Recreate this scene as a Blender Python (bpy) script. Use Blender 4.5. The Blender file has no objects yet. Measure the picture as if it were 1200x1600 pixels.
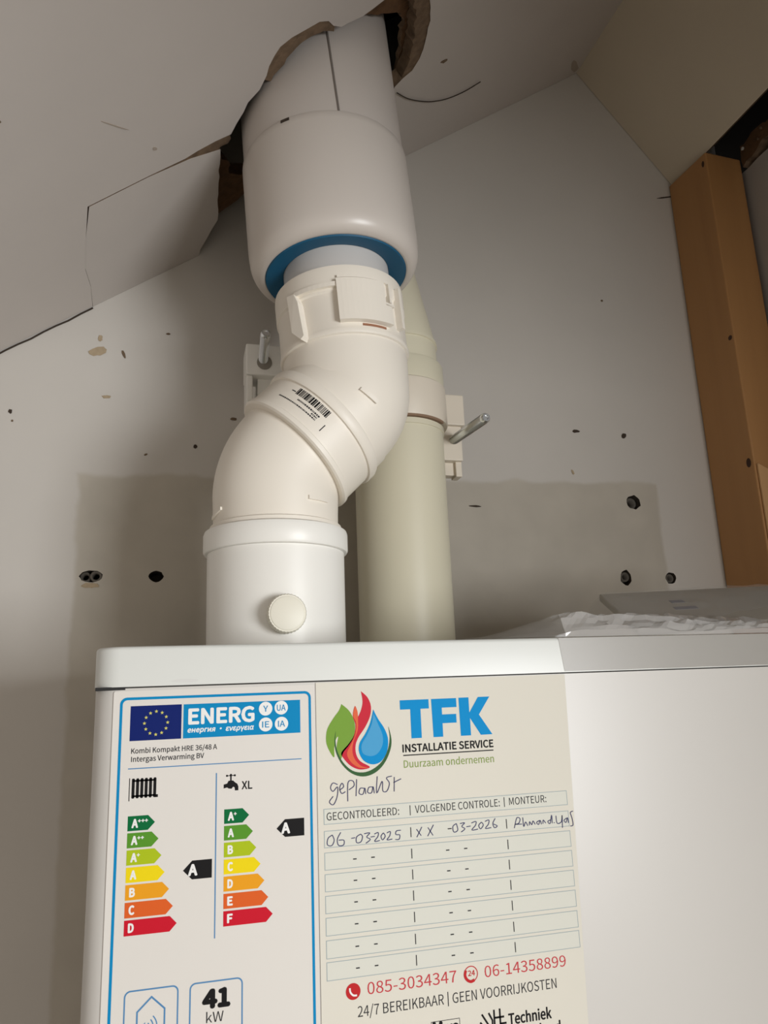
import bpy, bmesh, math, random
from mathutils import Vector, Matrix, noise
from mathutils.geometry import tessellate_polygon

random.seed(7)
scene = bpy.context.scene
COL = scene.collection

# ------------------------------------------------------------------ camera
# world: X right along the boiler front, Y into the wall, Z up, metres.
# boiler front is Y = 0, the gable wall is Y = 0.27, eye height is Z = 0.
cam_d = bpy.data.cameras.new('camera')
cam = bpy.data.objects.new('camera', cam_d)
COL.objects.link(cam)
cam_d.sensor_fit = 'VERTICAL'
cam_d.sensor_height = 36.0
cam_d.lens = 1202.0 / 1600.0 * 36.0
cam_d.clip_start = 0.02
cam_d.clip_end = 50
R3 = ((0.9663231, -0.25438034, -0.03886258),
      (0.02296285, 0.23565907, -0.97156447),
      (0.25630522, 0.93795279, 0.2335641))          # rows: image right, image down, view axis
m = Matrix(((R3[0][0], -R3[1][0], -R3[2][0], 0.0),
            (R3[0][1], -R3[1][1], -R3[2][1], -0.44629),
            (R3[0][2], -R3[1][2], -R3[2][2], 0.0),
            (0, 0, 0, 1)))
cam.matrix_world = m
cam_d.dof.use_dof = False
scene.camera = cam

# ------------------------------------------------------------------ world, light, exposure
w = bpy.data.worlds.new('room_ambient')
scene.world = w
w.use_nodes = True
bg = w.node_tree.nodes['Background']
bg.inputs['Color'].default_value = (1.0, 0.91, 0.79, 1)
bg.inputs['Strength'].default_value = 0.74

def area(name, loc, target, sx, sy, power, color):
    d = bpy.data.lights.new(name, 'AREA')
    d.shape = 'RECTANGLE'; d.size = sx; d.size_y = sy
    d.energy = power; d.color = color
    o = bpy.data.objects.new(name, d); COL.objects.link(o)
    o.location = loc
    o.rotation_euler = (Vector(target) - Vector(loc)).to_track_quat('-Z', 'Y').to_euler()
    return o
# daylight coming in through the doorway behind and to the right of the photographer
area('doorway_daylight', (0.80, -1.30, -0.08), (0.10, 0.1, 0.12), 0.50, 0.50, 17.2, (0.965, 0.985, 1.0))

scene.view_settings.view_transform = 'Standard'
scene.view_settings.look = 'None'
scene.view_settings.exposure = 0.0
scene.view_settings.gamma = 1.0
scene.view_settings.use_curve_mapping = False

# ------------------------------------------------------------------ materials
def lin(c):
    f = lambda v: v / 12.92 if v <= 0.04045 else ((v + 0.055) / 1.055) ** 2.4
    return tuple(f(v / 255.0) for v in c) + (1.0,)

MATS = {}
def new_mat(name):
    mt = bpy.data.materials.new(name); mt.use_nodes = True
    MATS[name] = mt
    nt = mt.node_tree
    return mt, nt, nt.nodes['Principled BSDF']

def simple(name, col, rough=0.5, var=0.0, scale=30.0, bump=0.0, metal=0.0, alpha=1.0, spec=None, raw=False):
    mt, nt, b = new_mat(name)
    c = col if raw else lin(col)
    if len(c) == 3: c = tuple(c) + (1.0,)
    b.inputs['Base Color'].default_value = c
    b.inputs['Roughness'].default_value = rough
    b.inputs['Metallic'].default_value = metal
    b.inputs['Alpha'].default_value = alpha
    if spec is not None: b.inputs['Specular IOR Level'].default_value = spec
    if var or bump:
        tc = nt.nodes.new('ShaderNodeTexCoord')
        nz = nt.nodes.new('ShaderNodeTexNoise')
        nz.inputs['Scale'].default_value = scale
        nz.inputs['Detail'].default_value = 5
        nt.links.new(tc.outputs['Object'], nz.inputs['Vector'])
        if var:
            mx = nt.nodes.new('ShaderNodeMix'); mx.data_type = 'RGBA'
            mx.inputs['A'].default_value = tuple(v * (1 - var) for v in c[:3]) + (1,)
            mx.inputs['B'].default_value = tuple(min(1, v * (1 + var)) for v in c[:3]) + (1,)
            nt.links.new(nz.outputs['Fac'], mx.inputs['Factor'])
            nt.links.new(mx.outputs['Result'], b.inputs['Base Color'])
        if bump:
            bp = nt.nodes.new('ShaderNodeBump')
            bp.inputs['Strength'].default_value = bump
            bp.inputs['Distance'].default_value = 0.002
            nt.links.new(nz.outputs['Fac'], bp.inputs['Height'])
            nt.links.new(bp.outputs['Normal'], b.inputs['Normal'])
    return mt

def math_node(nt, op, a, b=None):
    n = nt.nodes.new('ShaderNodeMath'); n.operation = op
    for i, v in enumerate((a, b)):
        if v is None: continue
        if isinstance(v, (int, float)): n.inputs[i].default_value = v
        else: nt.links.new(v, n.inputs[i])
    return n.outputs[0]

def plaster(name, paint, bare=None):
    """painted plaster; bare = the unpainted rectangle where an older appliance hung"""
    mt, nt, b = new_mat(name)
    b.inputs['Roughness'].default_value = 0.75
    b.inputs['Specular IOR Level'].default_value = 0.25
    tc = nt.nodes.new('ShaderNodeTexCoord')
    n1 = nt.nodes.new('ShaderNodeTexNoise'); n1.inputs['Scale'].default_value = 9; n1.inputs['Detail'].default_value = 4
    n2 = nt.nodes.new('ShaderNodeTexNoise'); n2.inputs['Scale'].default_value = 120; n2.inputs['Detail'].default_value = 3
    for n in (n1, n2): nt.links.new(tc.outputs['Object'], n.inputs['Vector'])
    mx = nt.nodes.new('ShaderNodeMix'); mx.data_type = 'RGBA'
    p = lin(paint)
    mx.inputs['A'].default_value = tuple(v * 0.94 for v in p[:3]) + (1,)
    mx.inputs['B'].default_value = tuple(min(1, v * 1.05) for v in p[:3]) + (1,)
    nt.links.new(n1.outputs['Fac'], mx.inputs['Factor'])
    out = mx.outputs['Result']
    if bare:
        sp = nt.nodes.new('ShaderNodeSeparateXYZ'); nt.links.new(tc.outputs['Object'], sp.inputs[0])
        x, z = sp.outputs['X'], sp.outputs['Z']
        n3 = nt.nodes.new('ShaderNodeTexNoise'); n3.inputs['Scale'].default_value = 22; n3.inputs['Detail'].default_value = 6
        nt.links.new(tc.outputs['Object'], n3.inputs['Vector'])
        wob = math_node(nt, 'MULTIPLY', math_node(nt, 'SUBTRACT', n3.outputs['Fac'], 0.5), 0.016)
        top = math_node(nt, 'ADD', math_node(nt, 'MULTIPLY', x, 0.02), 0.2095)
        dl = math_node(nt, 'ADD', x, 0.0905)
        dr = math_node(nt, 'SUBTRACT', 0.512, x)
        dt = math_node(nt, 'SUBTRACT', top, z)
        dmin = math_node(nt, 'MINIMUM', math_node(nt, 'MINIMUM', dl, dr), dt)
        dmin = math_node(nt, 'ADD', dmin, wob)
        mr = nt.nodes.new('ShaderNodeMapRange'); mr.interpolation_type = 'SMOOTHSTEP'
        mr.inputs['From Min'].default_value = -0.0015; mr.inputs['From Max'].default_value = 0.0045
        nt.links.new(dmin, mr.inputs['Value'])
        m2 = nt.nodes.new('ShaderNodeMix'); m2.data_type = 'RGBA'
        m3 = nt.nodes.new('ShaderNodeMix'); m3.data_type = 'RGBA'
        c = lin(bare)
        m3.inputs['A'].default_value = tuple(v * 0.86 for v in c[:3]) + (1,)
        m3.inputs['B'].default_value = tuple(v * 1.14 for v in c[:3]) + (1,)
        nt.links.new(n3.outputs['Fac'], m3.inputs['Factor'])
        nt.links.new(mr.outputs['Result'], m2.inputs['Factor'])
        nt.links.new(out, m2.inputs['A']); nt.links.new(m3.outputs['Result'], m2.inputs['B'])
        out = m2.outputs['Result']
    nt.links.new(out, b.inputs['Base Color'])
    bp = nt.nodes.new('ShaderNodeBump'); bp.inputs['Strength'].default_value = 0.10; bp.inputs['Distance'].default_value = 0.001
    nt.links.new(n2.outputs['Fac'], bp.inputs['Height']); nt.links.new(bp.outputs['Normal'], b.inputs['Normal'])
    return mt

def wood(name, c1, c2, rough=0.55):
    mt, nt, b = new_mat(name)
    b.inputs['Roughness'].default_value = rough
    tc = nt.nodes.new('ShaderNodeTexCoord')
    mp = nt.nodes.new('ShaderNodeMapping'); mp.inputs['Scale'].default_value = (26, 26, 1.6)
    nz = nt.nodes.new('ShaderNodeTexNoise'); nz.inputs['Scale'].default_value = 1.0; nz.inputs['Detail'].default_value = 6
    nz.inputs['Distortion'].default_value = 0.7
    mx = nt.nodes.new('ShaderNodeMix'); mx.data_type = 'RGBA'
    mx.inputs['A'].default_value = lin(c1); mx.inputs['B'].default_value = lin(c2)
    nt.links.new(tc.outputs['Object'], mp.inputs['Vector']); nt.links.new(mp.outputs[0], nz.inputs['Vector'])
    nt.links.new(nz.outputs['Fac'], mx.inputs['Factor']); nt.links.new(mx.outputs['Result'], b.inputs['Base Color'])
    return mt

M_WALL = plaster('painted_plaster', (202, 197, 190), bare=(186, 179, 167))
M_CEIL = plaster('ceiling_paint', (200, 193, 187))
M_CEILR = plaster('ceiling_paint_warm', (198, 186, 166))
M_PANEL = plaster('grey_board', (176, 170, 165))
M_EDGE = simple('broken_board_edge', (112, 92, 72), 0.9, var=0.65, scale=130, bump=0.8)
M_FIBRE = simple('brown_fibre_insulation', (98, 70, 44), 0.95, var=0.5, scale=120, bump=1.0)
M_VOID = simple('void_shade_dark', (18, 14, 11), 0.95, var=0.3, scale=40)  # shade of the closed void put into a near-black colour
M_HOLE = simple('drilled_masonry', (70, 62, 54), 0.95, var=0.4, scale=200)
M_FLOOR = simple('concrete_floor', (140, 134, 126), 0.85, var=0.15, scale=12)
M_WOOD = wood('pine_stud', (160, 114, 68), (192, 143, 90))
M_LITWOOD = wood('lit_pine', (196, 150, 100), (214, 172, 124))  # paler copy of the stud wood, for its lit face
M_KNOT = simple('wood_knot', (62, 36, 18), 0.7)
M_CASE = simple('white_enamel', (208, 205, 200), 0.36, var=0.015, scale=6)
M_COVER = simple('white_cover_plastic', (220, 222, 218), 0.35, var=0.02, scale=14)
M_BLACK = simple('gap_shade_black', (16, 16, 17), 0.6)  # black for the shade inside the seam gap
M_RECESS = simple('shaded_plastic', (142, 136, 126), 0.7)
M_DARK = simple('gap_shade_dark', (70, 68, 64), 0.8)
M_PP = simple('white_polypropylene', (236, 229, 217), 0.44, var=0.025, scale=18)
M_PP2 = simple('white_socket_plastic', (240, 238, 232), 0.38, var=0.015, scale=14)
M_PVC = simple('ivory_pvc', (219, 213, 190), 0.42, var=0.04, scale=12)
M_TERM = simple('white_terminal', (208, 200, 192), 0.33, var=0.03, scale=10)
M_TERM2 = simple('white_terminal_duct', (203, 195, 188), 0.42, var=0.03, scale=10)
M_BLUE = simple('blue_gasket', (0, 86, 122), 0.55)
M_SILVER = simple('pale_inner_duct', (202, 199, 196), 0.4)
M_STEEL = simple('zinc_steel', (226, 229, 231), 0.20, metal=1.0)
M_KNOB = simple('cream_knob', (233, 229, 214), 0.45)
M_MARK = simple('scuff_mark', (112, 94, 74), 0.9, var=0.3, scale=300)
M_DIRT = simple('dark_chip', (60, 48, 38), 0.9)
M_FAINT = simple('faint_scuff_mark', (172, 160, 148), 0.9)
M_BEIGE = simple('bare_plaster_spot', (170, 152, 126), 0.9, var=0.2, scale=200)
M_WIRE = simple('dark_wire', (52, 42, 32), 0.6)
M_PAPER = simple('label_white', (221, 217, 211), 0.6, var=0.01, scale=20, spec=0.12)
M_CREAM = simple('flyer_cream', (220, 216, 204), 0.6, var=0.012, scale=12, spec=0.12)
M_CREAM2 = simple('flyer_row_tint', (216, 216, 206), 0.6, spec=0.12)
M_INK = simple('black_ink', (24, 23, 24), 0.6, spec=0.12)
M_INKG = simple('charcoal_ink', (52, 52, 54), 0.6, spec=0.12)
M_PEN = simple('ballpoint_ink', (60, 62, 104), 0.6, spec=0.12)
M_WHITE = simple('white_print', (236, 236, 234), 0.6, spec=0.12)
M_EUB = simple('euro_blue', (12, 32, 104), 0.6, spec=0.12)
M_CYAN = simple('label_cyan', (0, 134, 190), 0.6, spec=0.12)
M_LBLUE = simple('thin_blue_line', (84, 136, 182), 0.6, spec=0.12)
M_TEAL = simple('row_line', (158, 172, 176), 0.6, spec=0.12)
M_STAR = simple('star_yellow', (212, 206, 108), 0.6, spec=0.12)
M_TFK = simple('logo_blue', (0, 140, 205), 0.6, spec=0.12)
M_LEAF = simple('logo_green', (120, 158, 62), 0.6, spec=0.12)
M_DGREEN = simple('logo_dark_green', (58, 96, 58), 0.6, spec=0.12)
M_RED = simple('logo_red', (200, 44, 62), 0.6, spec=0.12)
M_FLAME = simple('logo_orange', (222, 104, 70), 0.6, spec=0.12)
M_LDROP = simple('logo_light_blue', (78, 160, 208), 0.6, spec=0.12)
M_OLIVE = simple('olive_text', (136, 156, 84), 0.6, spec=0.12)
M_PHONE = simple('phone_red', (196, 62, 70), 0.6, spec=0.12)
M_PHONE2 = simple('phone_icon_red', (190, 40, 44), 0.6, spec=0.12)
M_BAG = simple('clear_plastic_bag', (216, 214, 212), 0.10, alpha=0.50, spec=1.0)
M_BAG1 = simple('single_layer_film', (206, 203, 200), 0.10, alpha=0.16, spec=1.0)
M_STRIP = simple('translucent_grey', (190, 186, 180), 0.3, alpha=0.48)
M_BOOK = simple('grey_booklet', (158, 152, 142), 0.6, var=0.05, scale=20)
M_BOOKINK = simple('booklet_print', (120, 118, 124), 0.6)

# ------------------------------------------------------------------ mesh helpers
def link(name, me, mats, parent=None, smooth=False):
    o = bpy.data.objects.new(name, me); COL.objects.link(o)
    for mt in (mats if isinstance(mats, (list, tuple)) else [mats]): me.materials.append(mt)
    if smooth:
        for p in me.polygons: p.use_smooth = True
    if parent: o.parent = parent
    return o

def mk(name, verts, faces, mats, parent=None, smooth=False, midx=None, fix=True):
    me = bpy.data.meshes.new(name)
    me.from_pydata([tuple(v) for v in verts], [], faces)
    if fix:
        bm = bmesh.new(); bm.from_mesh(me)
        bmesh.ops.recalc_face_normals(bm, faces=bm.faces[:])
        bm.to_mesh(me); bm.free()
    if midx:
        for p, i in zip(me.polygons, midx): p.material_index = i
    return link(name, me, mats, parent, smooth)

def empty(name, loc=(0, 0, 0)):
    o = bpy.data.objects.new(name, None); COL.objects.link(o)
    o.empty_display_size = 0.02
    return o

def tag(o, label, cat, group=None):
    o['label'] = label; o['category'] = cat
    if group: o['group'] = group
    return o

def struct(o, label=None, cat=None):
    o['kind'] = 'structure'
    if label: o['label'] = label
    if cat: o['category'] = cat
    return o

def box(name, a, b, mats, parent=None, bevel=0.0, seg=2, fn=None):
    bm = bmesh.new()
    bmesh.ops.create_cube(bm, size=1.0)
    for v in bm.verts:
        v.co = Vector([(a[i] + b[i]) / 2 + v.co[i] * (b[i] - a[i]) for i in range(3)])
    if bevel: bmesh.ops.bevel(bm, geom=bm.edges[:], offset=bevel, segments=seg, profile=0.5, affect='EDGES')
    if fn:
        for v in bm.verts: v.co = fn(v.co)
    me = bpy.data.meshes.new(name); bm.to_mesh(me); bm.free()
    return link(name, me, mats, parent)

def prism(name, loops, fn, w0, w1, mats, parent=None):
    """2-D polygon (first loop outer, the others holes) extruded from w0 to w1; fn(u,v,w) -> world; sides get material 1"""
    flat = [p for lp in loops for p in lp]
    tris = tessellate_polygon([[Vector((p[0], p[1], 0)) for p in lp] for lp in loops])
    n = len(flat)
    verts = [fn(p[0], p[1], w0) for p in flat] + [fn(p[0], p[1], w1) for p in flat]
    faces, mi = [], []
    for t in tris:
        faces.append(tuple(t)); mi.append(0)
        faces.append(tuple(i + n for i in reversed(t))); mi.append(0)
    k = 0
    for lp in loops:
        L = len(lp)
        for i in range(L):
            j = (i + 1) % L
            faces.append((k + i, k + j, n + k + j, n + k + i)); mi.append(1)
        k += L
    return mk(name, verts, faces, mats, parent, midx=mi)

def frame(t):
    t = Vector(t).normalized()
    f = Vector((0, -1, 0)); f = (f - t * f.dot(t)).normalized()
    return t, f, t.cross(f)

def revolve(name, O, u, prof, mats, parent=None, n=64, smooth=True, close=False):
    """prof = [(height along the axis, radius)]"""
    t, f, g = frame(u); O = Vector(O)
    V, F = [], []
    for h, r in prof:
        for i in range(n):
            a = 2 * math.pi * i / n
            V.append(O + t * h + f * (r * math.cos(a)) + g * (r * math.sin(a)))
    m_ = len(prof)
    for k in range(m_ - 1):
        for i in range(n):
            j = (i + 1) % n
            F.append((k * n + i, k * n + j, (k + 1) * n + j, (k + 1) * n + i))
    if close:
        for i in range(n):
            j = (i + 1) % n
            F.append(((m_ - 1) * n + i, (m_ - 1) * n + j, j, i))
    else:
        F.append(tuple(range(n))); F.append(tuple((m_ - 1) * n + i for i in range(n)))
    o = mk(name, V, F, mats, parent, smooth)
    autosmooth(o)
    return o

def autosmooth(o, ang=35):
    me = o.data
    bm = bmesh.new(); bm.from_mesh(me)
    for e in bm.edges:
        if len(e.link_faces) == 2 and e.calc_face_angle(0) > math.radians(ang): e.smooth = False
    for fc in bm.faces: fc.smooth = True
    bm.to_mesh(me); bm.free()

def sweep(name, st, mats, parent=None, n=64):
    """st = [(centre, tangent, radius)]"""
    V, F = [], []
    for c, t, r in st:
        t, f, g = frame(t); c = Vector(c)
        for i in range(n):
            a = 2 * math.pi * i / n
            V.append(c + f * (r * math.cos(a)) + g * (r * math.sin(a)))
    for k in range(len(st) - 1):
        for i in range(n):
            j = (i + 1) % n
            F.append((k * n + i, k * n + j, (k + 1) * n + j, (k + 1) * n + i))
    F.append(tuple(range(n))); F.append(tuple((len(st) - 1) * n + i for i in range(n)))
    o = mk(name, V, F, mats, parent, True)
    autosmooth(o)
    return o

def patch(name, O, u, r0, r1, a0, a1, h0, h1, mats, parent=None, n=8, skew=0.0):
    """curved plate on a cylinder; angles in degrees, 0 = towards the camera side (-Y), + = right"""
    t, f, g = frame(u); O = Vector(O)
    V, F = [], []
    for i in range(n + 1):
        q = i / n
        a = math.radians(a0 + (a1 - a0) * q)
        d = f * math.cos(a) + g * math.sin(a)
        for r, h in ((r0, h0), (r1, h0), (r1, h1), (r0, h1)):
            V.append(O + t * (h + skew * q) + d * r)
    for i in range(n):
        for k in range(4):
            l = (k + 1) % 4
            F.append((i * 4 + k, i * 4 + l, i * 4 + 4 + l, i * 4 + 4 + k))
    F.append((0, 1, 2, 3)); F.append((n * 4, n * 4 + 1, n * 4 + 2, n * 4 + 3))
    return mk(name, V, F, mats, parent)

def tube(name, pts, r, mats, parent=None, n=10):
    pts = [Vector(p) for p in pts]
    V, F = [], []
    for k, p in enumerate(pts):
        t = (pts[min(k + 1, len(pts) - 1)] - pts[max(k - 1, 0)]).normalized()
        ref = Vector((0, 0, 1)) if abs(t.z) < 0.9 else Vector((1, 0, 0))
        e = t.cross(ref).normalized(); g = t.cross(e)
        for i in range(n):
            a = 2 * math.pi * i / n
            V.append(p + e * (r * math.cos(a)) + g * (r * math.sin(a)))
    for k in range(len(pts) - 1):
        for i in range(n):
            j = (i + 1) % n
            F.append((k * n + i, k * n + j, (k + 1) * n + j, (k + 1) * n + i))
    F.append(tuple(range(n))); F.append(tuple((len(pts) - 1) * n + i for i in range(n)))
    return mk(name, V, F, mats, parent, True)

# flat print on the boiler front, coordinates in millimetres (X, Z), y = height of the layer above the panel in mm
def flat(name, loops, mat, parent, y):
    fl = [p for lp in loops for p in lp]
    tris = tessellate_polygon([[Vector((p[0], p[1], 0)) for p in lp] for lp in loops])
    me = bpy.data.meshes.new(name)
    me.from_pydata([(p[0] / 1000, -y / 1000, p[1] / 1000) for p in fl], [], [tuple(t) for t in tris])
    fix_front(me)
    return link(name, me, mat, parent)

def fix_front(me):
    bm = bmesh.new(); bm.from_mesh(me)
    for fc in bm.faces:
        fc.normal_update()
        if fc.normal.y > 0: fc.normal_flip()
    bm.to_mesh(me); bm.free()

def rect(x0, z0, x1, z1): return [(x0, z0), (x1, z0), (x1, z1), (x0, z1)]

def rrect(x0, z0, x1, z1, r, n=6):
    out = []
    for cx, cz, a in ((x1 - r, z1 - r, 0), (x0 + r, z1 - r, 90), (x0 + r, z0 + r, 180), (x1 - r, z0 + r, 270)):
        for i in range(n + 1):
            t = math.radians(a + 90 * i / n); out.append((cx + r * math.cos(t), cz + r * math.sin(t)))
    return out

def circ(cx, cz, r, n=28): return [(cx + r * math.cos(2 * math.pi * i / n), cz + r * math.sin(2 * math.pi * i / n)) for i in range(n)]

def multi(name, polys, mat, parent, y):
    """the separate pieces of one print, each a flat mesh of its own"""
    return [flat(name, loops, mat, parent, y) for loops in polys]

def ribbon_loops(pts, wd):
    L, Rr = [], []
    for k, p in enumerate(pts):
        a = pts[max(k - 1, 0)]; b = pts[min(k + 1, len(pts) - 1)]
        dx, dz = b[0] - a[0], b[1] - a[1]
        l = math.hypot(dx, dz) or 1
        nx, nz = -dz / l * wd / 2, dx / l * wd / 2
        L.append((p[0] + nx, p[1] + nz)); Rr.append((p[0] - nx, p[1] - nz))
    return L, Rr

def strokes(name, lines, wd, mat, parent, y):
    V, F = [], []
    for pts in lines:
        L, Rr = ribbon_loops(pts, wd)
        k = len(V)
        for a, b in zip(L, Rr):
            V.append((a[0] / 1000, -y / 1000, a[1] / 1000)); V.append((b[0] / 1000, -y / 1000, b[1] / 1000))
        for i in range(len(pts) - 1):
            F.append((k + 2 * i, k + 2 * i + 1, k + 2 * i + 3, k + 2 * i + 2))
    me = bpy.data.meshes.new(name); me.from_pydata(V, [], F); fix_front(me)
    return link(name, me, mat, parent)

def smooth_line(pts, n=6):
    """Catmull-Rom through the points"""
    out = []
    P = [pts[0]] + list(pts) + [pts[-1]]
    for i in range(1, len(P) - 2):
        p0, p1, p2, p3 = P[i - 1], P[i], P[i + 1], P[i + 2]
        for k in range(n):
            t = k / n
            out.append(tuple(0.5 * (2 * p1[d] + (p2[d] - p0[d]) * t + (2 * p0[d] - 5 * p1[d] + 4 * p2[d] - p3[d]) * t * t
                                    + (3 * p1[d] - p0[d] - 3 * p2[d] + p3[d]) * t ** 3) for d in (0, 1)))
    out.append(tuple(pts[-1]))
    return out

def spread_faces(me):
    """the font draws some letters with overlapping strokes: set the facets a few microns apart"""
    rnd = random.Random(5); V, F = [], []
    for p in me.polygons:
        k = len(V); dy = rnd.random() * 9e-6
        V += [(me.vertices[i].co.x, me.vertices[i].co.y + dy, me.vertices[i].co.z) for i in p.vertices]
        F.append(tuple(range(k, k + len(p.vertices))))
    new = bpy.data.meshes.new(me.name); new.from_pydata(V, [], F)
    bpy.data.meshes.remove(me)
    return new

def text(name, s, x0, x1, zb, cap, mat, parent, y, bold=0.0, shear=0.0):
    """one line of lettering fitted between x0 and x1, baseline zb, cap height cap (mm)"""
    def raw(body, off=0.0):
        c = bpy.data.curves.new('t', 'FONT'); c.body = body; c.size = 1.0
        if FONT: c.font = FONT
        c.resolution_u = 3; c.offset = off; c.shear = shear
        o = bpy.data.objects.new('t', c); COL.objects.link(o)
        me = bpy.data.meshes.new_from_object(o.evaluated_get(bpy.context.evaluated_depsgraph_get()))
        bpy.data.objects.remove(o); bpy.data.curves.remove(c)
        return me
    me = raw(s)
    if 'H' not in CAPH:
        h = raw('H'); CAPH['H'] = max(v.co.y for v in h.vertices); bpy.data.meshes.remove(h)
    xs = [v.co.x for v in me.vertices]
    a, b = min(xs), max(xs)
    for v in me.vertices:
        v.co = ((x0 + (v.co.x - a) / (b - a) * (x1 - x0)) / 1000, -y / 1000, (zb + v.co.y / CAPH['H'] * cap) / 1000)
    if bold:
        V0 = [v.co.copy() for v in me.vertices]; F0 = [tuple(p.vertices) for p in me.polygons]
        d = bold * 0.85 * cap / CAPH['H'] / 1000
        V, F = list(V0), list(F0)
        for i in range(8):
            a_ = math.pi * i / 4; k = len(V)
            V += [v + Vector((d * math.cos(a_), 1e-5 * (i + 1), d * math.sin(a_))) for v in V0]
            F += [tuple(q + k for q in f) for f in F0]
        bpy.data.meshes.remove(me)
        me = bpy.data.meshes.new(name); me.from_pydata([tuple(v) for v in V], [], F)
    me = spread_faces(me)
    fix_front(me)
    me.name = name
    me.materials.clear()
    return link(name, me, mat, parent)
CAPH = {}
try:        # the sans serif that ships inside Blender itself; the built-in font is used if it is missing
    FONT = bpy.data.fonts.load(bpy.utils.system_resource('DATAFILES', path='fonts') + '/Noto Sans CJK Regular.woff2')
except Exception:
    FONT = None

# ================================================================== STRUCTURE
RX, RZ = 0.469, 0.7525          # roof ridge
SL, SR = 0.684, 1.23            # slopes left and right of the ridge
def zl(x): return RZ - SL * (RX - x)
def zr(x): return RZ - SR * (x - RX)
nl = Vector((-SL, 0, 1)).normalized()
nr = Vector((SR, 0, 1)).normalized()
def on_left(x, y, wd): return Vector((x, y, zl(x))) + nl * wd
def on_right(x, y, wd): return Vector((x, y, zr(x))) + nr * wd

def jag(pts, amp, step=0.006, seed=0):
    """roughen a broken edge"""
    rnd = random.Random(seed); out = []
    for k in range(len(pts) - 1):
        a, b = Vector(pts[k]), Vector(pts[k + 1])
        n = max(1, int((b - a).length / step))
        for i in range(n):
            p = a.lerp(b, i / n)
            out.append((p.x + rnd.uniform(-amp, amp) * (i > 0), p.y + rnd.uniform(-amp, amp) * (i > 0)))
    out.append(tuple(pts[-1]))
    return out

# back wall with the drilled holes (real recesses), masonry behind
def blob(cx, cz, rx, rz, n=14, seed=0, amp=0.12):
    rnd = random.Random(seed)
    return [(cx + rx * math.cos(2 * math.pi * i / n) * (1 + rnd.uniform(-amp, amp)),
             cz + rz * math.sin(2 * math.pi * i / n) * (1 + rnd.uniform(-amp, amp))) for i in range(n)]
HOLES = [blob(-0.0745, 0.1135, 0.0098, 0.0055, 18, 1, 0.06), blob(-0.0194, 0.1135, 0.0064, 0.0052, 16, 2, 0.06),
         blob(0.4786, 0.1958, 0.0085, 0.0080, 14, 3), blob(0.4586, 0.1130, 0.0068, 0.0082, 14, 4), blob(0.5131, 0.1122, 0.0066, 0.0064, 14, 5)]
wall = prism('wall_back', [[(-1.0, -1.4), (0.66, -1.4), (0.66, 1.0), (-1.0, 1.0)]] + HOLES,
             lambda u, v, w_: Vector((u, w_, v)), 0.27, 0.295, [M_WALL, M_HOLE])
struct(wall, 'off-white plastered gable wall with a grey unpainted rectangle behind the pipes', 'wall')
box('masonry_core', (-1.0, 0.2952, -1.4), (0.66, 0.33, 1.0), M_HOLE, wall)
# wall plugs left in the holes
M_PLUG = simple('grey_wall_plug', (96, 90, 82), 0.8)
def plug_y(x, z, r, y0=0.2705):
    n = 20; V, F = [], []
    for (yy, rr) in ((y0, r * 0.62), (y0, r), (y0 + 0.02, r), (y0 + 0.02, r * 0.62)):
        for i in range(n):
            a = 2 * math.pi * i / n; V.append((x + rr * math.cos(a), yy, z + rr * math.sin(a)))
    for k in range(4):
        for i in range(n):
            j = (i + 1) % n; l = (k + 1) % 4
            F.append((k * n + i, k * n + j, l * n + j, l * n + i))
    return mk('wall_plug', V, F, M_PLUG, wall, True)
plug_y(-0.0705, 0.1135, 0.0050)
plug_y(-0.0795, 0.1133, 0.0046, 0.274)
plug_y(0.4592, 0.1140, 0.0052, 0.273)
plug_y(0.5138, 0.1126, 0.0048, 0.273)
plug_y(0.4786, 0.1958, 0.0066, 0.276)
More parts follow.
